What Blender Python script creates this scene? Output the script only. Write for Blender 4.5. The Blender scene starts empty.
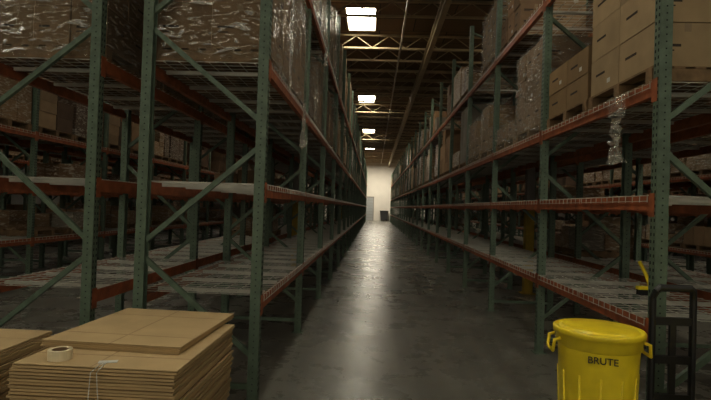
import bpy, math, random
from mathutils import Vector, Matrix
random.seed(7)
scene = bpy.context.scene
try:
    scene.view_settings.view_transform = 'Standard'
    scene.view_settings.look = 'None'
    scene.view_settings.gamma = 0.86
except Exception: pass
scene.view_settings.exposure = 0.0

# ------------------------------------------------------------------ materials
def mat(name, col, rough=0.6, metal=0.0, noise=0.0, nscale=8.0, bump=0.0, bscale=40.0, attr=False, spec=0.5, emis=None, estr=0.0, dirt=None):
    m = bpy.data.materials.new(name); m.use_nodes = True
    nt = m.node_tree; b = nt.nodes['Principled BSDF']
    b.inputs['Roughness'].default_value = rough
    b.inputs['Metallic'].default_value = metal
    b.inputs['Specular IOR Level'].default_value = spec
    b.inputs['Base Color'].default_value = (*col, 1)
    tc = nt.nodes.new('ShaderNodeTexCoord')
    src = None
    if attr:
        a = nt.nodes.new('ShaderNodeAttribute'); a.attribute_name = 'Col'
        src = a.outputs['Color']
    if noise > 0 or dirt:
        n = nt.nodes.new('ShaderNodeTexNoise'); n.inputs['Scale'].default_value = nscale
        n.inputs['Detail'].default_value = 6
        nt.links.new(tc.outputs['Object'], n.inputs['Vector'])
        r = nt.nodes.new('ShaderNodeMapRange')
        r.inputs[1].default_value = 0.3; r.inputs[2].default_value = 0.7
        r.inputs[3].default_value = 1 - noise; r.inputs[4].default_value = 1 + noise * 0.6
        nt.links.new(n.outputs['Fac'], r.inputs[0])
        mx = nt.nodes.new('ShaderNodeVectorMath'); mx.operation = 'SCALE'
        if src: nt.links.new(src, mx.inputs[0])
        else: mx.inputs[0].default_value = col
        nt.links.new(r.outputs[0], mx.inputs['Scale'])
        src = mx.outputs[0]
    if src: nt.links.new(src, b.inputs['Base Color'])
    if bump > 0:
        n2 = nt.nodes.new('ShaderNodeTexNoise'); n2.inputs['Scale'].default_value = bscale
        nt.links.new(tc.outputs['Object'], n2.inputs['Vector'])
        bp = nt.nodes.new('ShaderNodeBump'); bp.inputs['Strength'].default_value = bump
        bp.inputs['Distance'].default_value = 0.02
        nt.links.new(n2.outputs['Fac'], bp.inputs['Height'])
        nt.links.new(bp.outputs[0], b.inputs['Normal'])
    if emis:
        b.inputs['Emission Color'].default_value = (*emis, 1)
        b.inputs['Emission Strength'].default_value = estr
    return m

M_green = mat('green_steel', (0.14, 0.195, 0.14), 0.5, 0.0, 0.25, 14)
M_orange = mat('orange_beam', (0.38, 0.12, 0.045), 0.55, 0.0, 0.4, 9)
M_wire = mat('galvanised_wire', (0.64, 0.63, 0.57), 0.4, 0.3, 0.15, 5)
M_hole = mat('slot_dark', (0.02, 0.025, 0.02), 0.8)
M_carton = mat('carton_board', (0.4, 0.26, 0.14), 0.8, 0, 0.12, 5, attr=True)
M_tape = mat('carton_tape', (0.30, 0.22, 0.13), 0.35)
M_label = mat('white_label', (0.6, 0.6, 0.56), 0.6)
M_ink = mat('printed_ink', (0.05, 0.035, 0.025), 0.8)
M_wood = mat('pallet_wood', (0.26, 0.17, 0.09), 0.8, 0, 0.35, 12)
M_board = mat('kraft_sheet', (0.58, 0.42, 0.23), 0.75, 0, 0.08, 6, attr=True)
M_yellow = mat('yellow_plastic', (0.86, 0.68, 0.03), 0.38, 0, 0.12, 7)
M_yelpaint = mat('yellow_paint', (0.5, 0.36, 0.04), 0.5, 0, 0.15, 10)
M_black = mat('black_steel', (0.014, 0.014, 0.015), 0.4)
M_rubber = mat('black_rubber', (0.015, 0.015, 0.015), 0.85)
M_dgrey = mat('dark_grey_plastic', (0.05, 0.05, 0.05), 0.6)
M_cream = mat('tape_roll', (0.72, 0.64, 0.45), 0.4)
M_core = mat('tape_core', (0.25, 0.17, 0.1), 0.8)
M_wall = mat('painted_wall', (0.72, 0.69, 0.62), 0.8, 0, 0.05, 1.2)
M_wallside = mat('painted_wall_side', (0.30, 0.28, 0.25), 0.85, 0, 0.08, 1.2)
M_joist = mat('joist_steel', (0.37, 0.30, 0.18), 0.6, 0, 0.15, 3)
M_pipe = mat('pipe_steel', (0.38, 0.34, 0.27), 0.5, 0.2, 0.1, 3)
M_door = mat('door_panel', (0.38, 0.40, 0.40), 0.5, 0, 0.05, 4)
M_sky = mat('skylight_acrylic', (0.9, 0.9, 0.9), 0.5, emis=(1.0, 0.94, 0.77), estr=27.0)

def wrapped_mat():
    m = mat('film_wrapped_board', (0.3,0.2,0.1), 0.3, 0, 0.0, attr=True)
    nt=m.node_tree; b=nt.nodes['Principled BSDF']
    tc=nt.nodes.new('ShaderNodeTexCoord'); mp=nt.nodes.new('ShaderNodeMapping'); mp.inputs['Scale'].default_value=(2,2,7); mp.inputs['Rotation'].default_value=(0.35,0.3,0)
    n=nt.nodes.new('ShaderNodeTexNoise'); n.inputs['Scale'].default_value=3; n.inputs['Detail'].default_value=9; n.inputs['Distortion'].default_value=1.4
    nt.links.new(tc.outputs['Object'],mp.inputs[0]); nt.links.new(mp.outputs[0],n.inputs['Vector'])
    r=nt.nodes.new('ShaderNodeMapRange'); r.inputs[1].default_value=0.5; r.inputs[2].default_value=0.66; r.inputs[3].default_value=0; r.inputs[4].default_value=0.8
    nt.links.new(n.outputs['Fac'],r.inputs[0])
    mx=nt.nodes.new('ShaderNodeMix'); mx.data_type='RGBA'
    at=[x for x in nt.nodes if x.type=='ATTRIBUTE'][0]
    nt.links.new(r.outputs[0],mx.inputs['Factor']); nt.links.new(at.outputs['Color'],mx.inputs['A']); mx.inputs['B'].default_value=(0.66,0.62,0.54,1)
    nt.links.new(mx.outputs['Result'],b.inputs['Base Color'])
    bp=nt.nodes.new('ShaderNodeBump'); bp.inputs['Strength'].default_value=0.9; bp.inputs['Distance'].default_value=0.04
    nt.links.new(n.outputs['Fac'],bp.inputs['Height']); nt.links.new(bp.outputs[0],b.inputs['Normal'])
    return m
M_wrapped=wrapped_mat()

def wrap_mat(name='stretch_wrap', lo=0.08, hi=0.95):
    m = bpy.data.materials.new(name); m.use_nodes = True
    nt = m.node_tree; nt.nodes.clear()
    out = nt.nodes.new('ShaderNodeOutputMaterial')
    tr = nt.nodes.new('ShaderNodeBsdfTransparent'); tr.inputs[0].default_value = (0.9, 0.9, 0.88, 1)
    gl = nt.nodes.new('ShaderNodeBsdfGlossy'); gl.inputs['Roughness'].default_value = 0.18
    gl.inputs[0].default_value = (1, 1, 0.97, 1)
    df = nt.nodes.new('ShaderNodeBsdfDiffuse'); df.inputs[0].default_value = (0.8, 0.76, 0.68, 1)
    m1 = nt.nodes.new('ShaderNodeMixShader'); m1.inputs[0].default_value = 0.45
    nt.links.new(gl.outputs[0], m1.inputs[1]); nt.links.new(df.outputs[0], m1.inputs[2])
    tc = nt.nodes.new('ShaderNodeTexCoord')
    mp = nt.nodes.new('ShaderNodeMapping'); mp.inputs['Scale'].default_value = (2, 2, 7)
    mp.inputs['Rotation'].default_value = (0.5, 0.45, 0)
    n = nt.nodes.new('ShaderNodeTexNoise'); n.inputs['Scale'].default_value = 2.2
    n.inputs['Detail'].default_value = 9; n.inputs['Distortion'].default_value = 2.2
    nt.links.new(tc.outputs['Object'], mp.inputs[0]); nt.links.new(mp.outputs[0], n.inputs['Vector'])
    r = nt.nodes.new('ShaderNodeMapRange'); r.inputs[1].default_value = 0.53; r.inputs[2].default_value = 0.67
    r.inputs[3].default_value = lo; r.inputs[4].default_value = hi
    nt.links.new(n.outputs['Fac'], r.inputs[0])
    bp = nt.nodes.new('ShaderNodeBump'); bp.inputs['Strength'].default_value = 1.0; bp.inputs['Distance'].default_value = 0.1
    nt.links.new(n.outputs['Fac'], bp.inputs['Height'])
    nt.links.new(bp.outputs[0], gl.inputs['Normal'])
    mx = nt.nodes.new('ShaderNodeMixShader')
    nt.links.new(r.outputs[0], mx.inputs[0]); nt.links.new(tr.outputs[0], mx.inputs[1]); nt.links.new(m1.outputs[0], mx.inputs[2])
    nt.links.new(mx.outputs[0], out.inputs[0])
    return m
M_wrap = wrap_mat()
M_film = wrap_mat('crumpled_film',0.25,0.8)

def floor_mat():
    m = bpy.data.materials.new('polished_concrete'); m.use_nodes = True
    nt = m.node_tree; b = nt.nodes['Principled BSDF']
    tc = nt.nodes.new('ShaderNodeTexCoord')
    n = nt.nodes.new('ShaderNodeTexNoise'); n.inputs['Scale'].default_value = 1.1; n.inputs['Detail'].default_value = 10
    n.inputs['Roughness'].default_value = 0.78
    nt.links.new(tc.outputs['Object'], n.inputs['Vector'])
    cr = nt.nodes.new('ShaderNodeValToRGB')
    cr.color_ramp.elements[0].position = 0.3; cr.color_ramp.elements[0].color = (0.125, 0.120, 0.102, 1)
    cr.color_ramp.elements[1].position = 0.7; cr.color_ramp.elements[1].color = (0.25, 0.243, 0.210, 1)
    nt.links.new(n.outputs['Fac'], cr.inputs[0])
    mp = nt.nodes.new('ShaderNodeMapping'); mp.inputs['Scale'].default_value = (4.0, 0.12, 1)
    n3 = nt.nodes.new('ShaderNodeTexNoise'); n3.inputs['Scale'].default_value = 1.0; n3.inputs['Detail'].default_value = 5
    nt.links.new(tc.outputs['Object'], mp.inputs[0]); nt.links.new(mp.outputs[0], n3.inputs['Vector'])
    r3 = nt.nodes.new('ShaderNodeMapRange'); r3.inputs[1].default_value = 0.4; r3.inputs[2].default_value = 0.6
    r3.inputs[3].default_value = 0.78; r3.inputs[4].default_value = 1.08
    nt.links.new(n3.outputs['Fac'], r3.inputs[0])
    vm = nt.nodes.new('ShaderNodeVectorMath'); vm.operation = 'SCALE'
    nt.links.new(cr.outputs[0], vm.inputs[0]); nt.links.new(r3.outputs[0], vm.inputs['Scale'])
    nt.links.new(vm.outputs[0], b.inputs['Base Color'])
    n2 = nt.nodes.new('ShaderNodeTexNoise'); n2.inputs['Scale'].default_value = 1.2; n2.inputs['Detail'].default_value = 10
    n2.inputs['Roughness'].default_value = 0.7
    nt.links.new(tc.outputs['Object'], n2.inputs['Vector'])
    r = nt.nodes.new('ShaderNodeMapRange'); r.inputs[1].default_value = 0.3; r.inputs[2].default_value = 0.7
    r.inputs[3].default_value = 0.23; r.inputs[4].default_value = 0.33
    nt.links.new(n2.outputs['Fac'], r.inputs[0]); nt.links.new(r.outputs[0], b.inputs['Roughness'])
    b.inputs['Specular IOR Level'].default_value = 0.55
    return m
M_floor = floor_mat()

def roof_mat():
    m = mat('plywood_roof_deck', (0.24, 0.16, 0.085), 0.8)
    nt = m.node_tree; b = nt.nodes['Principled BSDF']
    tc = nt.nodes.new('ShaderNodeTexCoord')
    br = nt.nodes.new('ShaderNodeTexBrick')
    br.inputs['Color1'].default_value = (0.20, 0.125, 0.06, 1); br.inputs['Color2'].default_value = (0.13, 0.08, 0.04, 1)
    br.inputs['Mortar'].default_value = (0.04, 0.026, 0.016, 1)
    br.inputs['Scale'].default_value = 1.0; br.inputs['Mortar Size'].default_value = 0.02
    br.inputs['Brick Width'].default_value = 2.4; br.inputs['Row Height'].default_value = 1.2
    nt.links.new(tc.outputs['Object'], br.inputs['Vector']); nt.links.new(br.outputs[0], b.inputs['Base Color'])
    return m
M_roof = roof_mat()

# ------------------------------------------------------------------ mesh builder
class MB:
    def __init__(s): s.v=[]; s.f=[]; s.m=[]; s.c=[]; s.mats=[]; s.col=(1,1,1)
    def mi(s, m):
        if m not in s.mats: s.mats.append(m)
        return s.mats.index(m)
    def face(s, idx, m): s.f.append(idx); s.m.append(s.mi(m)); s.c.append(s.col)
    def box(s, lo, hi, m, M=None):
        n=len(s.v)
        for z in (lo[2],hi[2]):
            for (x,y) in ((lo[0],lo[1]),(hi[0],lo[1]),(hi[0],hi[1]),(lo[0],hi[1])):
                p=Vector((x,y,z))
                if M: p=M@p
                s.v.append(tuple(p))
        for q in ((0,3,2,1),(4,5,6,7),(0,1,5,4),(1,2,6,5),(2,3,7,6),(3,0,4,7)):
            s.face(tuple(n+i for i in q), m)
    def bar(s, a, b, w, h, m, up=(0,0,1)):
        a=Vector(a); b=Vector(b); d=(b-a); L=d.length; d.normalize()
        u=Vector(up)
        if abs(d.dot(u))>0.98: u=Vector((1,0,0))
        x=d.cross(u).normalized(); z=x.cross(d)
        R=Matrix((x,d,z)).transposed().to_4x4(); R.translation=a
        s.box((-w/2,0,-h/2),(w/2,L,h/2),m,R)
    def tube(s, pts, r, m, n=8, cap=True):
        pts=[Vector(p) for p in pts]; rings=[]
        prev=None
        for i,p in enumerate(pts):
            d=(pts[min(i+1,len(pts)-1)]-pts[max(i-1,0)]).normalized()
            if prev is None:
                u=Vector((0,0,1)) if abs(d.z)<0.9 else Vector((1,0,0))
                x=d.cross(u).normalized()
            else:
                x=(prev-d*prev.dot(d)).normalized()
            prev=x; y=d.cross(x)
            st=len(s.v)
            for k in range(n):
                a=2*math.pi*k/n
                s.v.append(tuple(p+(x*math.cos(a)+y*math.sin(a))*r))
            rings.append(st)
        for a,b in zip(rings,rings[1:]):
            for k in range(n):
                s.face((a+k,a+(k+1)%n,b+(k+1)%n,b+k),m)
        if cap:
            s.face(tuple(rings[0]+k for k in range(n))[::-1],m); s.face(tuple(rings[-1]+k for k in range(n)),m)
    def lathe(s, prof, m, n=32, c=(0,0,0), M=None, closed=False):
        rings=[]
        for r,z in prof:
            st=len(s.v)
            for k in range(n):
                a=2*math.pi*k/n; p=Vector((c[0]+r*math.cos(a),c[1]+r*math.sin(a),c[2]+z))
                if M: p=M@p
                s.v.append(tuple(p))
            rings.append(st)
        prs=list(zip(rings,rings[1:]))
        if closed: prs.append((rings[-1],rings[0]))
        for a,b in prs:
            for k in range(n): s.face((a+k,a+(k+1)%n,b+(k+1)%n,b+k),m)
    def mesh(s, name, smooth=False):
        me=bpy.data.meshes.new(name); me.from_pydata(s.v,[],s.f)
        for m in s.mats: me.materials.append(m)
        me.polygons.foreach_set('material_index', s.m)
        ca=me.color_attributes.new('Col','FLOAT_COLOR','CORNER')
        data=[]
        for f,c in zip(s.f,s.c): data.extend([c[0],c[1],c[2],1.0]*len(f))
        ca.data.foreach_set('color',data)
        if smooth:
            me.polygons.foreach_set('use_smooth',[True]*len(s.f))
        me.update(); return me
    def obj(s, name, loc=(0,0,0), smooth=False, parent=None):
        me=s.mesh(name,smooth); return put(name,me,loc,parent)
def put(name, me, loc=(0,0,0), parent=None, rz=0, scale=(1,1,1)):
    o=bpy.data.objects.new(name,me); scene.collection.objects.link(o)
    o.location=loc; o.rotation_euler=(0,0,rz); o.scale=scale
    if parent: o.parent=parent
    return o
def empty(name, loc=(0,0,0)):
    o=bpy.data.objects.new(name,None); scene.collection.objects.link(o); o.location=loc; o.empty_display_size=0.2
    return o

# ------------------------------------------------------------------ racks
BAY=2.5; NB=23; DEP=1.07; PW=0.085
def build_row(levels, nb, posth):
    b=MB()
    def post(x0, y, flip):
        t=0.010; w=0.08; d=PW
        xa=x0; xb=x0+d
        if not flip: b.box((xa,y-w/2,0.006),(xa+t,y+w/2,posth),M_green)
        else: b.box((xb-t,y-w/2,0.006),(xb,y+w/2,posth),M_green)
        x1,x2=(xa+t,xb) if not flip else (xa,xb-t)
        b.box((x1,y-w/2,0.006),(x2,y-w/2+t,posth),M_green)
        b.box((x1,y+w/2-t,0.006),(x2,y+w/2,posth),M_green)
        b.box((x0-0.03,y-0.075,0),(x0+d+0.03,y+0.075,0.008),M_green)
    for i in range(nb+1):
        y=i*BAY
        post(0,y,False); post(DEP-PW,y,True)
        if i<3:
            z=0.12
            while z<posth-0.05:
                for xx in (-0.0012, DEP+0.0012):
                    for yy in (-0.02,0.02):
                        b.box((xx-0.001,y+yy-0.006,z),(xx+0.001,y+yy+0.006,z+0.022),M_hole)
                for xc in (PW/2, DEP-PW/2):
                    b.box((xc-0.005,y-0.0415,z+0.012),(xc+0.005,y-0.0395,z+0.022),M_hole)
                z+=0.0508
        f=PW*0.9; k=DEP-PW*0.9
        segs=[((f,0.16),(k,0.16)),((f,0.42),(k,1.19)),((k,1.34),(f,2.14)),((f,2.385),(k,3.13)),((k,3.28),(f,4.05)),((f,4.28),(k,5.03)),((k,5.2),(f,5.6)),]
        for a,c in segs:
            b.bar((a[0],y,a[1]),(c[0],y,c[1]),0.035,0.042,M_green,up=(0,0,1))
    for i in range(nb):
        y0=i*BAY+0.042; y1=(i+1)*BAY-0.042
        for L in levels:
            for (xo,xi) in ((0.0,0.05),(DEP,DEP-0.05)):
                lo=min(xo,xi); hi=max(xo,xi)
                b.box((lo,y0,L-0.105),(hi,y1,L-0.035),M_orange)
                if xo==0: b.box((0,y0,L-0.035),(0.028,y1,L),M_orange)
                else: b.box((DEP-0.028,y0,L-0.035),(DEP,y1,L),M_orange)
                for ye in (y0,y1):
                    s=1 if ye==y0 else -1
                    xp=-0.005 if xo==0 else DEP+0.001
                    b.box((xp,min(ye-0.06*s,ye+0.012*s),L-0.15),(xp+0.004,max(ye-0.06*s,ye+0.012*s),L+0.02),M_orange)
            for p in range(2):
                ya=y0+0.02+p*(y1-y0)/2; yb=ya+(y1-y0)/2-0.04
                t=0.0028
                n=9
                for j in range(n):
                    x=0.01+(DEP-0.02)*j/(n-1)
                    b.box((x-t,ya,L+0.001),(x+t,yb,L+0.0055),M_wire)
                n=12
                for j in range(n):
                    y=ya+(yb-ya)*j/(n-1)
                    b.box((-0.012,y-t,L+0.0055),(DEP+0.012,y+t,L+0.010),M_wire)
                    b.box((-0.014,y-t,L-0.045),(-0.009,y+t,L+0.010),M_wire)
                b.box((-0.014,ya,L-0.04),(-0.009,yb,L-0.035),M_wire)
                for j in range(2):
                    y=ya+(yb-ya)*(j+0.5)/2
                    b.box((0.05,y-0.018,L-0.033),(DEP-0.05,y+0.018,L),M_wire)
    return b.mesh('pallet_rack')
LEVL=[0.90,1.84,2.87,4.40]; LEVR=[0.93,1.83,2.66,4.28]
rowL=build_row(LEVL,NB,6.1); rowR=build_row(LEVR,NB,5.75)
AISLE=2.91; FLUE=0.36
YL=4.2; YR=3.7
rows=[]
xl=-0.913
rows.append((xl,-1,'L')); rows.append((xl-2*DEP-FLUE,1,'L'))
x=xl-2*DEP-FLUE-AISLE
rows.append((x,-1,'L')); rows.append((x-2*DEP-FLUE,1,'L'))
x=x-2*DEP-FLUE-AISLE
rows.append((x,-1,'L')); rows.append((x-2*DEP-FLUE,1,'L'))
XMIN=x-2*DEP-FLUE-AISLE
xr=2.0
rows.append((xr,1,'R')); rows.append((xr+2*DEP+FLUE,-1,'R'))
x=xr+2*DEP+FLUE+AISLE
rows.append((x,1,'R')); rows.append((x+2*DEP+FLUE,-1,'R'))
x=x+2*DEP+FLUE+AISLE
rows.append((x,1,'R'))
XMAX=x+DEP+2.5
for (xf,d,s) in rows:
    put('pallet_rack', rowL if s=='L' else rowR, (xf, YL if s=='L' else YR, 0), scale=(d,1,1))

# ------------------------------------------------------------------ pallet loads
KR=[(0.33,0.215,0.115),(0.37,0.25,0.14),(0.29,0.18,0.095),(0.42,0.30,0.18),(0.22,0.14,0.08),(0.36,0.22,0.12),(0.17,0.11,0.07),(0.30,0.27,0.22)]
def pallet(b, lx, ly, O):
    ox,oy,oz=O
    for i in range(3):
        y=oy-ly/2+0.05+i*(ly-0.1)/2
        b.box((ox-lx/2,y-0.045,oz+0.018),(ox+lx/2,y+0.045,oz+0.11),M_wood)
    for i in range(7):
        x=ox-lx/2+0.045+i*(lx-0.09)/6
        b.box((x-0.042,oy-ly/2,oz+0.11),(x+0.042,oy+ly/2,oz+0.128),M_wood)
    for i in range(3):
        x=ox-lx/2+0.045+i*(lx-0.09)/2
        b.box((x-0.045,oy-ly/2,oz),(x+0.045,oy+ly/2,oz+0.018),M_wood)
def detailbox(b,x,y,z,sx,sy,hz,rnd,front,left,right):
    xm=x+sx/2; ym=y+sy/2
    b.col=(1,1,1)
    b.box((xm-0.025,y+0.0025,z+hz-0.07),(xm+0.025,y+sy-0.0025,z+hz-0.002),M_tape)
    if front:
        if rnd.random()<0.25: b.box((xm+0.05,y+0.0022,z+0.05),(xm+0.12,y+0.004,z+0.10),M_label)
        b.box((x+0.05,y+0.0024,z+hz*0.45),(x+0.05+sx*0.3,y+0.004,z+hz*0.45+0.02),M_ink)
        b.box((x+0.05,y+0.0024,z+hz*0.35),(x+0.05+sx*0.2,y+0.004,z+hz*0.35+0.01),M_ink)
    for (xa,xb,ed) in ((x+0.0022,x+0.004,left),(x+sx-0.004,x+sx-0.0022,right)):
        if ed:
            if rnd.random()<0.15: b.box((xa,ym-0.12,z+0.06),(xb,ym-0.06,z+0.10),M_label)
            b.box((xa,ym-0.01,z+hz*0.5),(xb,ym+sy*0.3,z+hz*0.5+0.02),M_ink)
def load(b, O, rnd, maxh=1.2, detail=False, lx=1.0, ly=1.12, fill=None, tint=None, bm=None):
    pallet(b,lx,ly,O)
    bm=bm or M_carton
    z0=O[2]+0.129; cc=tint or rnd.choice(KR)
    if not fill and rnd.random()<0.45:
        nx=2; ny=rnd.choice([2,3]); top=0
        sx=(lx-0.02)/nx; sy=(ly-0.02)/ny
        for i in range(nx):
            for j in range(ny):
                z=z0; lim=z0+(maxh-0.14)*rnd.uniform(0.4,1.0); hz=rnd.uniform(0.16,0.4)
                c2=rnd.choice(KR) if rnd.random()<0.6 else cc
                while z+hz<=lim+0.05:
                    f=rnd.uniform(0.8,1.15); b.col=(c2[0]*f,c2[1]*f,c2[2]*f)
                    s1=rnd.uniform(0,0.05); s2=rnd.uniform(0,0.05)
                    x=O[0]-lx/2+0.01+i*sx+s1*0.5; y=O[1]-ly/2+0.01+j*sy+s2*0.5
                    b.box((x+0.003,y+0.003,z),(x+sx-s1-0.003,y+sy-s2-0.003,z+hz-0.004),bm)
                    if detail: detailbox(b,x,y,z,sx-s1,sy-s2,hz,rnd,j==0,i==0,i==nx-1)
                    z+=hz
                    if rnd.random()<0.4: hz=rnd.uniform(0.16,0.4)
                top=max(top,z-z0)
        b.col=(1,1,1)
        return 0.129+top
    nx=rnd.choice([2,2,3]); ny=rnd.choice([2,3,3]); hz=rnd.choice([0.2,0.24,0.3,0.36,0.42])
    if fill: nx,ny,hz=fill
    nz=max(1,int((maxh-0.14)/hz))
    if not fill: nz=max(1,nz-rnd.choice([0,0,1,1,2]))
    sx=(lx-0.02)/nx; sy=(ly-0.02)/ny
    for k in range(nz):
        for i in range(nx):
            for j in range(ny):
                if k==nz-1 and rnd.random()<0.2 and not fill: continue
                f=rnd.uniform(0.82,1.14)
                b.col=(cc[0]*f,cc[1]*f,cc[2]*f)
                j1=rnd.uniform(-0.006,0.006); j2=rnd.uniform(-0.006,0.006)
                x=O[0]-lx/2+0.01+i*sx+j1; y=O[1]-ly/2+0.01+j*sy+j2
                z=z0+k*hz
                b.box((x+0.004,y+0.004,z),(x+sx-0.004,y+sy-0.004,z+hz-0.004),bm)
                if detail: detailbox(b,x,y,z,sx,sy,hz,rnd,j==0,i==0,i==nx-1)
    b.col=(1,1,1)
    return 0.129+nz*hz
def wrapshell(O, lx, ly, h, rnd):
    w=MB(); n=14; m=12; a=lx/2+0.012; c=ly/2+0.012
    per=[]
    for i in range(n): per.append((-a+2*a*i/n,-c))
    for i in range(n): per.append((a,-c+2*c*i/n))
    for i in range(n): per.append((a-2*a*i/n,c))
    for i in range(n): per.append((-a,c-2*c*i/n))
    P=len(per)
    for k in range(m+1):
        for (x,y) in per:
            o=rnd.uniform(0,0.014)
            l=math.hypot(x,y)
            w.v.append((x+x/l*o,y+y/l*o,0.03+(h-0.02)*k/m))
    for k in range(m):
        for i in range(P):
            w.face((k*P+i,k*P+(i+1)%P,(k+1)*P+(i+1)%P,(k+1)*P+i),M_wrap)
    return w
rnd=random.Random(11)
NEAR=3
def centre(xf,d): return xf+d*DEP/2
for ri,(xf,d,s) in enumerate(rows):
    lv=LEVL if s=='L' else LEVR; y0=YL if s=='L' else YR
    cx=centre(xf,d); near = ri in (0,1,6,7)
    far=MB()
    for i in range(NB):
        for p in range(2):
            yc=y0+i*BAY+0.66+p*1.18
            for li,L in enumerate(lv):
                if li<2:
                    pr=0.0 if ri in (0,6) else (0.12 if ri in (1,7) else 0.38)
                    mh=0.75 if li==0 else 0.72
                    if i<2: pr*=0.3
                elif li==2: pr=0.93; mh=1.36 if s=='L' else 1.45
                else: pr=0.95 if ri==0 else 0.75; mh=1.75 if s=='L' else 1.15
                if i==0 and li==2 and ri in (0,6): pr=1
                if rnd.random()>pr: continue
                jx=rnd.uniform(-0.02,0.02)
                if near and i<NEAR and li>=2:
                    par=empty('pallet_of_cartons',(cx+jx,yc,L+0.0105))
                    b=MB(); fill=None; tint=None; mhh=mh
                    if ri==6 and i==0 and li==2:
                        fill=(2,2,0.33) if p==0 else (2,2,0.27); tint=(0.42,0.31,0.18) if p==0 else (0.30,0.20,0.10)
                        mhh=1.45 if p==0 else 0.70
                    if ri==6 and i==1 and li==2: fill=(2,3,0.36) if p==0 else None; mhh= 1.3 if p==0 else 0.8; tint=(0.28,0.19,0.12)
                    if ri==0 and i==0 and li==2: fill=(2,3,0.40); tint=(0.28,0.18,0.10)
                    if ri==1 and i==0 and li==2: fill=(3,3,0.35); tint=(0.27,0.18,0.10)
                    h=load(b,(0,0,0),rnd,mhh,True,fill=fill,tint=tint)
                    b.obj('cartons',(0,0,0),parent=par)
                    if rnd.random()<0.8 or (ri in (0,1) and i==0):
                        if not(ri==6 and i==0):
                            w=wrapshell((0,0,0),1.0,1.12,h,rnd); w.obj('wrap',(0,0,0),parent=par,smooth=False)
                else:
                    load(far,(cx+jx,yc,L+0.0105),rnd,mh,bm=M_wrapped if rnd.random()<0.6 else M_carton)
    far.obj('stacked_carton_stock')

# ------------------------------------------------------------------ shell
H=8.0; YW=66.0; YB=-9.0
b=MB(); b.box((XMIN,YB,-0.2),(XMAX,YW,0),M_floor); b.obj('floor')
SKX=[-12.6,-6.3,-0.62,5.9,12.0]
SKY=[-6.0,4.6,17.0,29.5,42.0,54.5]
SW=1.0; SL=2.1
b=MB()
ys=[YB]
for y in SKY: ys+= [y-SL/2,y+SL/2]
ys.append(YW)
for k in range(len(ys)-1):
    if k%2==0: b.box((XMIN,ys[k],H),(XMAX,ys[k+1],H+0.1),M_roof)
    else:
        xs=[XMIN]
        for x in SKX: xs+=[x-SW/2,x+SW/2]
        xs.append(XMAX)
        for q in range(0,len(xs),2):
            if xs[q+1]>xs[q]: b.box((xs[q],ys[k],H),(xs[q+1],ys[k+1],H+0.1),M_roof)
b.obj('ceiling')
sk=MB()
sk.box((-SW/2,-SL/2,0.10),(SW/2,SL/2,0.13),M_sky)
for (lo,hi) in (((-SW/2,-SL/2,0.0),(-SW/2+0.03,SL/2,0.1)),((SW/2-0.03,-SL/2,0),(SW/2,SL/2,0.1)),((-SW/2,-SL/2,0),(SW/2,-SL/2+0.03,0.1)),((-SW/2,SL/2-0.03,0),(SW/2,SL/2,0.1))):
    sk.box(lo,hi,M_pipe)
skm=sk.mesh('skylight')
k=0
for y in SKY:
    for x in SKX:
        k+=1; put('window_%d'%k, skm,(x,y,H))
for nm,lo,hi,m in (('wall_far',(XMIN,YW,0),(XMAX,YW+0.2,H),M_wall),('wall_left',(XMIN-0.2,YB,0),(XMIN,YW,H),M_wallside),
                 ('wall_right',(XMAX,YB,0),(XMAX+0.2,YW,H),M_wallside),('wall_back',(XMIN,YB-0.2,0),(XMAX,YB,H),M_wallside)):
    b=MB(); b.box(lo,hi,m); b.obj(nm)
# joists
j=MB(); zt=-0.02; zb=-0.55
XA=XMIN+0.01; XB=XMAX-0.01
j.box((XA,-0.05,zt-0.07),(XB,0.05,zt),M_joist)
j.box((XA,-0.045,zb),(XB,0.045,zb+0.06),M_joist)
x=XMIN+0.1; n=0
while x<XMAX-0.7:
    a=(x,0,zb+0.05) if n%2==0 else (x,0,zt-0.06); c=(x+0.6,0,zt-0.06) if n%2==0 else (x+0.6,0,zb+0.05)
    j.bar(a,c,0.03,0.03,M_joist,up=(0,1,0)); x+=0.6; n+=1
jm=j.mesh('roof_joist')
y=YB+1.0
while y<YW-0.2:
    if all(abs(y-s)>SL/2+0.05 for s in SKY): put('roof_joist',jm,(0,y,H))
    y+=1.55
YA2=YB+0.02; YW2=YW-0.02
for gx in (-8.6,1.75,11.0):
    b=MB(); b.box((gx-0.08,YA2,H-0.95),(gx+0.08,YW2,H-0.9),M_joist); b.box((gx-0.08,YA2,H-0.62),(gx+0.08,YW2,H-0.57),M_joist)
    b.box((gx-0.01,YA2,H-0.9),(gx+0.01,YW2,H-0.62),M_joist); b.obj('roof_girder')
for gx in (-3.3,0.75,4.2):
    b=MB(); b.tube([(gx,YB+0.3,H-0.68),(gx,YW-0.3,H-0.68)],0.035,M_pipe)
    y=YB+1.5
    while y<YW-1:
        b.tube([(gx,y,H-0.7),(gx,y,H-0.82)],0.012,M_pipe,6); b.lathe([(0.0,0),(0.03,0),(0.03,0.006),(0,0.006)],M_pipe,8,(gx,y,H-0.83)); y+=3
    b.obj('sprinkler_pipe')
for (cxx,cyy) in ((3.25,10.7),(3.25,30.0),(-2.16,14.0),(-2.16,34.0)):
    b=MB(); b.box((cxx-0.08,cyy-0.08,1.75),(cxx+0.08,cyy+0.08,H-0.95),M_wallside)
    b.box((cxx-0.085,cyy-0.085,0),(cxx+0.085,cyy+0.085,1.75),M_yelpaint)
    b.box((cxx-0.14,cyy-0.14,0),(cxx+0.14,cyy+0.14,0.015),M_yelpaint)
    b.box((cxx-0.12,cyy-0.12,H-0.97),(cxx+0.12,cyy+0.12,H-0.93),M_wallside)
    b.obj('steel_column')
b=MB()
b.box((-1.55,YW-0.06,0),(-0.1,YW-0.01,3.0),M_door)
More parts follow.
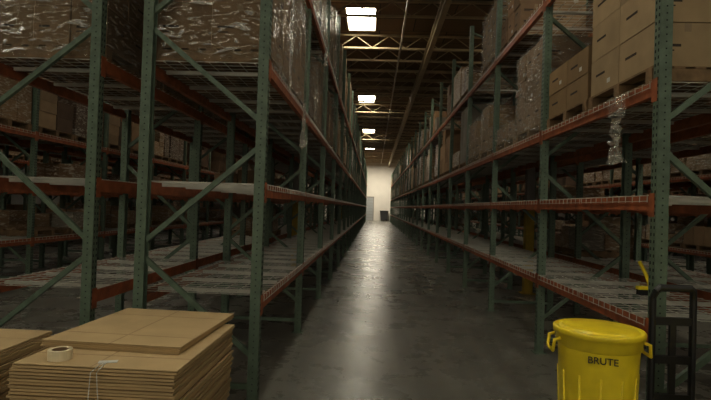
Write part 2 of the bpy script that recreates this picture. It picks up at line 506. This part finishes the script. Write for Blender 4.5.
for i in range(1,8): b.box((-1.55,YW-0.075,i*0.375-0.015),(-0.1,YW-0.06,i*0.375+0.015),M_wallside)
b.box((-1.65,YW-0.09,0),(-1.55,YW-0.01,3.1),M_wallside); b.box((-0.1,YW-0.09,0),(0.0,YW-0.01,3.1),M_wallside); b.box((-1.65,YW-0.09,3.0),(0,YW-0.01,3.1),M_wallside)
b.obj('door_1')
b=MB(); wx,wy=1.35,65.3
n0=len(b.v)
for z,hw in ((0.12,0.40),(1.25,0.52)):
    for (sx,sy) in ((-1,-1),(1,-1),(1,1),(-1,1)): b.v.append((wx+sx*hw,wy+sy*hw*0.85,z))
for q in ((0,3,2,1),(4,5,6,7),(0,1,5,4),(1,2,6,5),(2,3,7,6),(3,0,4,7)): b.face(tuple(n0+i for i in q),M_dgrey)
b.box((wx-0.56,wy-0.5,1.25),(wx+0.56,wy+0.47,1.32),M_dgrey)
b.tube([(wx-0.45,wy-0.5,1.2),(wx-0.45,wy-0.58,1.24),(wx+0.45,wy-0.58,1.24),(wx+0.45,wy-0.5,1.2)],0.02,M_black,8)
for sx in (-0.33,0.33):
    for sy in (-0.25,0.25):
        Rm=Matrix.Translation((wx+sx,wy+sy,0.08))@Matrix.Rotation(math.pi/2,4,'Y')
        b.lathe([(0,-0.03),(0.08,-0.03),(0.08,0.03),(0,0.03)],M_rubber,16,M=Rm)
b.obj('wheeled_waste_bin')

# ------------------------------------------------------------------ flat cardboard piles
def sheetpile(cx, cy, sx, sy, z0, z1, rz, t, rn, withpallet=True):
    b=MB()
    R=Matrix.Translation((cx,cy,0))@Matrix.Rotation(rz,4,'Z')
    z=z0; jx=jy=0
    while z<z1-1e-4:
        f=rn.uniform(0.75,1.12); b.col=(0.46*f,0.33*f,0.17*f)
        if rn.random()<0.14: jx=rn.uniform(-0.02,0.02); jy=rn.uniform(-0.02,0.02)
        ax=jx+rn.uniform(-0.009,0.009); ay=jy+rn.uniform(-0.009,0.009)
        b.box((-sx/2+ax,-sy/2+ay,z),(sx/2+ax,sy/2+ay,z+t*0.72),M_board,R)
        b.col=(0.09,0.055,0.03)
        b.box((-sx/2+ax+0.016,-sy/2+ay+0.016,z+t*0.72),(sx/2+ax-0.016,sy/2+ay-0.016,z+t),M_board,R)
        z+=t
    b.col=(0.46,0.34,0.18)
    b.box((-sx/2+ax,-sy/2+ay,z),(sx/2+ax,sy/2+ay,z+0.004),M_board,R)
    b.col=(0.33,0.23,0.12)
    for q in (-0.28,0.28): b.box((-sx/2+ax,q*sy-0.003,z+0.004),(sx/2+ax,q*sy+0.003,z+0.0046),M_board,R)
    b.box((-0.004,-sy/2+ay,z+0.004),(0.004,sy/2+ay,z+0.0046),M_board,R)
    if withpallet:
        bb=MB(); pallet(bb,sx+0.04,sy+0.04,(0,0,0))
        n0=len(b.v)
        for v in bb.v: b.v.append(tuple(R@Vector(v)))
        for fc,mi in zip(bb.f,bb.m): b.face(tuple(n0+i for i in fc),bb.mats[mi])
    return b,z+0.004
rn=random.Random(5)
p1,zt1=sheetpile(-1.375,2.95,0.84,1.0,0.129,0.83,-0.01,0.0165,rn)
p1.obj('flattened_carton_stack')
p2,zt2=sheetpile(-1.41,3.20,0.80,0.90,zt1+0.0006,zt1+0.0006+0.012*3,-0.05,0.012,rn,withpallet=False)
p2.obj('flattened_carton_bundle')
p3,zt3=sheetpile(-2.68,3.05,0.85,0.95,0.129,0.72,0.0,0.0165,rn)
p3.obj('flattened_carton_stack')
b=MB(); c=(-1.60,2.58,zt1+0.0005)
b.lathe([(0.04,0),(0.058,0),(0.058,0.05),(0.04,0.05)],M_cream,28,c,closed=True)
b.lathe([(0.037,0.001),(0.040,0.001),(0.040,0.049),(0.037,0.049)],M_core,28,c,closed=True)
b.obj('packing_tape_roll')
b=MB(); R=Matrix.Translation((-1.335,2.56,zt1+0.002))@Matrix.Rotation(0.3,4,'Z')
b.box((-0.045,-0.02,0),(0.045,0.02,0.002),M_label,R)
b.tube([(-1.335,2.56,zt1+0.005),(-1.345,2.49,zt1+0.006),(-1.35,2.425,zt1-0.01),(-1.355,2.42,zt1-0.15),(-1.36,2.42,zt1-0.40)],0.0022,M_label,6)
b.tube([(-1.335,2.56,zt1+0.005),(-1.325,2.49,zt1+0.006),(-1.32,2.425,zt1-0.01),(-1.31,2.42,zt1-0.10),(-1.29,2.42,zt1-0.25)],0.0022,M_label,6)
b.obj('paper_tag_with_string')

# ------------------------------------------------------------------ trash cans
def can(x,y,dolly=True,lid=True,S=0.9):
    base=0.17 if dolly else 0.0
    par=empty('trash_can',(x,y,0))
    b=MB(); h=0.80
    prof=[(0.0,0.0),(0.235*S,0.0),(0.245*S,0.02),(0.280*S,h-0.10),(0.283*S,h-0.09),(0.296*S,h-0.085),(0.296*S,h-0.03),(0.305*S,h-0.025),(0.305*S,h),(0.290*S,h),(0.285*S,h-0.03),(0.24*S,0.03),(0.0,0.03)]
    b.lathe(prof,M_yellow,48,(0,0,base))
    for k in range(12):
        a=2*math.pi*k/12+0.2
        p0=Vector((0.247*S*math.cos(a),0.247*S*math.sin(a),base+0.05)); p1=Vector((0.273*S*math.cos(a),0.273*S*math.sin(a),base+h-0.24))
        b.tube([p0,p1],0.006,M_yellow,6)
    for a in (math.pi-0.1, -0.1):
        ca,sa=math.cos(a),math.sin(a); tx,ty=-sa,ca
        def P(r,t,z): return (r*ca*S+tx*t,r*sa*S+ty*t,base+z)
        b.tube([P(0.29,-0.07,h-0.05),P(0.33,-0.07,h-0.06),P(0.34,-0.06,h-0.13),P(0.34,0.06,h-0.13),P(0.33,0.07,h-0.06),P(0.29,0.07,h-0.05)],0.011,M_yellow,8)
    b.obj('body',(0,0,0),smooth=True,parent=par)
    if lid:
        l=MB(); z=base+h
        l.lathe([(0.309*S,-0.022),(0.315*S,-0.022),(0.318*S,0.004),(0.312*S,0.014),(0.298*S,0.016),(0.288*S,0.010),(0.27*S,0.008),(0.262*S,0.020),(0.25*S,0.024),(0.1*S,0.032),(0.0,0.034)],M_yellow,48,(0,0,z))
        l.obj('lid',(0,0,0),smooth=True,parent=par)
    cu=bpy.data.curves.new('logo','FONT'); cu.body='BRUTE'; cu.size=0.055; cu.extrude=0.003; cu.align_x='CENTER'
    cu.materials.append(M_black)
    t=bpy.data.objects.new('lettering',cu); scene.collection.objects.link(t); t.parent=par
    ang=math.atan2(-y,-x)+0.12
    t.location=(0.284*S*math.cos(ang),0.284*S*math.sin(ang),base+h-0.15)
    t.rotation_euler=(math.radians(87),0,ang+math.pi/2)
    if dolly:
        d=MB(); d.lathe([(0.0,0.09),(0.22,0.09),(0.23,0.10),(0.23,0.165),(0.22,0.165),(0.22,0.12),(0.0,0.12)],M_black,32)
        d.lathe([(0.0,0.12),(0.12,0.12),(0.12,0.1695),(0.0,0.1695)],M_black,24)
        for k in range(4):
            a=math.pi/4+k*math.pi/2; cxx,cyy=0.17*math.cos(a),0.17*math.sin(a)
            Rm=Matrix.Translation((cxx,cyy,0.038))@Matrix.Rotation(math.pi/2,4,'X')
            d.lathe([(0,-0.012),(0.037,-0.012),(0.037,0.012),(0,0.012)],M_rubber,16,M=Rm)
            d.box((cxx-0.02,cyy-0.02,0.05),(cxx+0.02,cyy+0.02,0.1),M_black)
        d.obj('dolly',(0,0,0),parent=par)
    return par
can(1.415,3.2,True,True,0.83)
can(2.36,2.95,False,True,0.98)

# small yellow bench brush standing on the lower right deck
b=MB(); bz=0.9405
b.box((2.52,4.87,bz),(2.72,4.92,bz+0.05),M_rubber); b.box((2.515,4.865,bz+0.05),(2.725,4.925,bz+0.08),M_yellow)
b.tube([(2.64,4.90,bz+0.07),(2.63,4.96,bz+0.18),(2.60,5.03,bz+0.30)],0.017,M_yellow,10)
b.obj('hand_brush')

# ------------------------------------------------------------------ hand truck
b=MB(); hx,hy=1.98,3.40
for sx in (-0.13,0.13):
    b.tube([(hx+sx,hy,0.06),(hx+sx,hy,1.15),(hx+sx*0.9,hy-0.02,1.2)],0.022,M_black,10)
b.tube([(hx-0.117,hy-0.02,1.2),(hx-0.10,hy-0.025,1.22),(hx+0.10,hy-0.025,1.22),(hx+0.117,hy-0.02,1.2)],0.024,M_black,10)
for z in (0.25,0.5,0.75,1.0): b.box((hx-0.13,hy-0.015,z-0.025),(hx+0.13,hy+0.015,z+0.025),M_black)
b.box((hx-0.02,hy-0.01,0.25),(hx+0.02,hy+0.01,1.0),M_black)
b.box((hx-0.15,hy-0.24,0.008),(hx+0.15,hy,0.018),M_black); b.box((hx-0.15,hy-0.012,0.0),(hx+0.15,hy+0.002,0.2),M_black)
for sx in (-0.11,0.11):
    Rm=Matrix.Translation((hx+sx,hy+0.08,0.1))@Matrix.Rotation(math.pi/2,4,'Y')
    b.lathe([(0.03,-0.025),(0.09,-0.025),(0.1,-0.015),(0.1,0.015),(0.09,0.025),(0.03,0.025)],M_rubber,20,M=Rm,closed=True)
b.tube([(hx-0.13,hy+0.08,0.1),(hx+0.13,hy+0.08,0.1)],0.012,M_black,8)
b.obj('hand_truck')

def film(x,y,z,w,h,rn):
    b=MB(); n=10; m=16
    for k in range(m+1):
        t=k/m
        for i in range(n+1):
            u=i/n-0.5
            b.v.append((x+rn.uniform(-0.035,0.035)*(0.3+t), y+u*w*(1-0.6*math.sin(t*2.2))+rn.uniform(-0.02,0.02), z-h*t-(rn.uniform(0,0.08) if k==m else 0)))
    for k in range(m):
        for i in range(n):
            q=k*(n+1)+i; b.face((q,q+1,q+n+2,q+n+1),M_film)
    b.obj('hanging_stretch_film')
film(1.955,4.2,2.66,0.4,0.5,rn)
film(-0.865,6.0,2.87,0.2,0.45,rn)
film(-0.865,8.3,4.6,0.3,0.6,rn)

# ------------------------------------------------------------------ lights
def area(name,loc,sx,sy,power,col,rot=(0,0,0)):
    l=bpy.data.lights.new(name,'AREA'); l.shape='RECTANGLE'; l.size=sx; l.size_y=sy; l.energy=power; l.color=col
    o=bpy.data.objects.new(name,l); scene.collection.objects.link(o); o.location=loc; o.rotation_euler=rot
    return o
w=bpy.data.worlds.new('World'); scene.world=w; w.use_nodes=True
w.node_tree.nodes['Background'].inputs[0].default_value=(0.6,0.7,0.8,1); w.node_tree.nodes['Background'].inputs[1].default_value=0.3
area('front_fill_light',(0.5,-8.5,3.8),12,3.5,180,(1,0.93,0.75),(math.radians(90),0,0))  # added fill behind the camera, brightens the cardboard piles and cans in front
area('far_end_light',(0.3,61,7.2),2.5,2.5,800,(1,0.91,0.76))

# ------------------------------------------------------------------ camera
cam=bpy.data.cameras.new('camera'); co=bpy.data.objects.new('camera',cam); scene.collection.objects.link(co)
cam.sensor_fit='HORIZONTAL'; cam.sensor_width=36; cam.lens=506/711*36; cam.clip_end=300; cam.clip_start=0.05
yaw=math.atan(18.5/506); pitch=math.atan(7/506); r=0.033
fwd=Vector((-math.sin(yaw)*math.cos(pitch),math.cos(yaw)*math.cos(pitch),math.sin(pitch)))
right=fwd.cross(Vector((0,0,1))).normalized(); up=right.cross(fwd)
R2=right*math.cos(r)+up*math.sin(r); U2=up*math.cos(r)-right*math.sin(r)
Mx=Matrix((R2,U2,-fwd)).transposed().to_4x4(); Mx.translation=Vector((0,0,1.68)); co.matrix_world=Mx
scene.camera=co
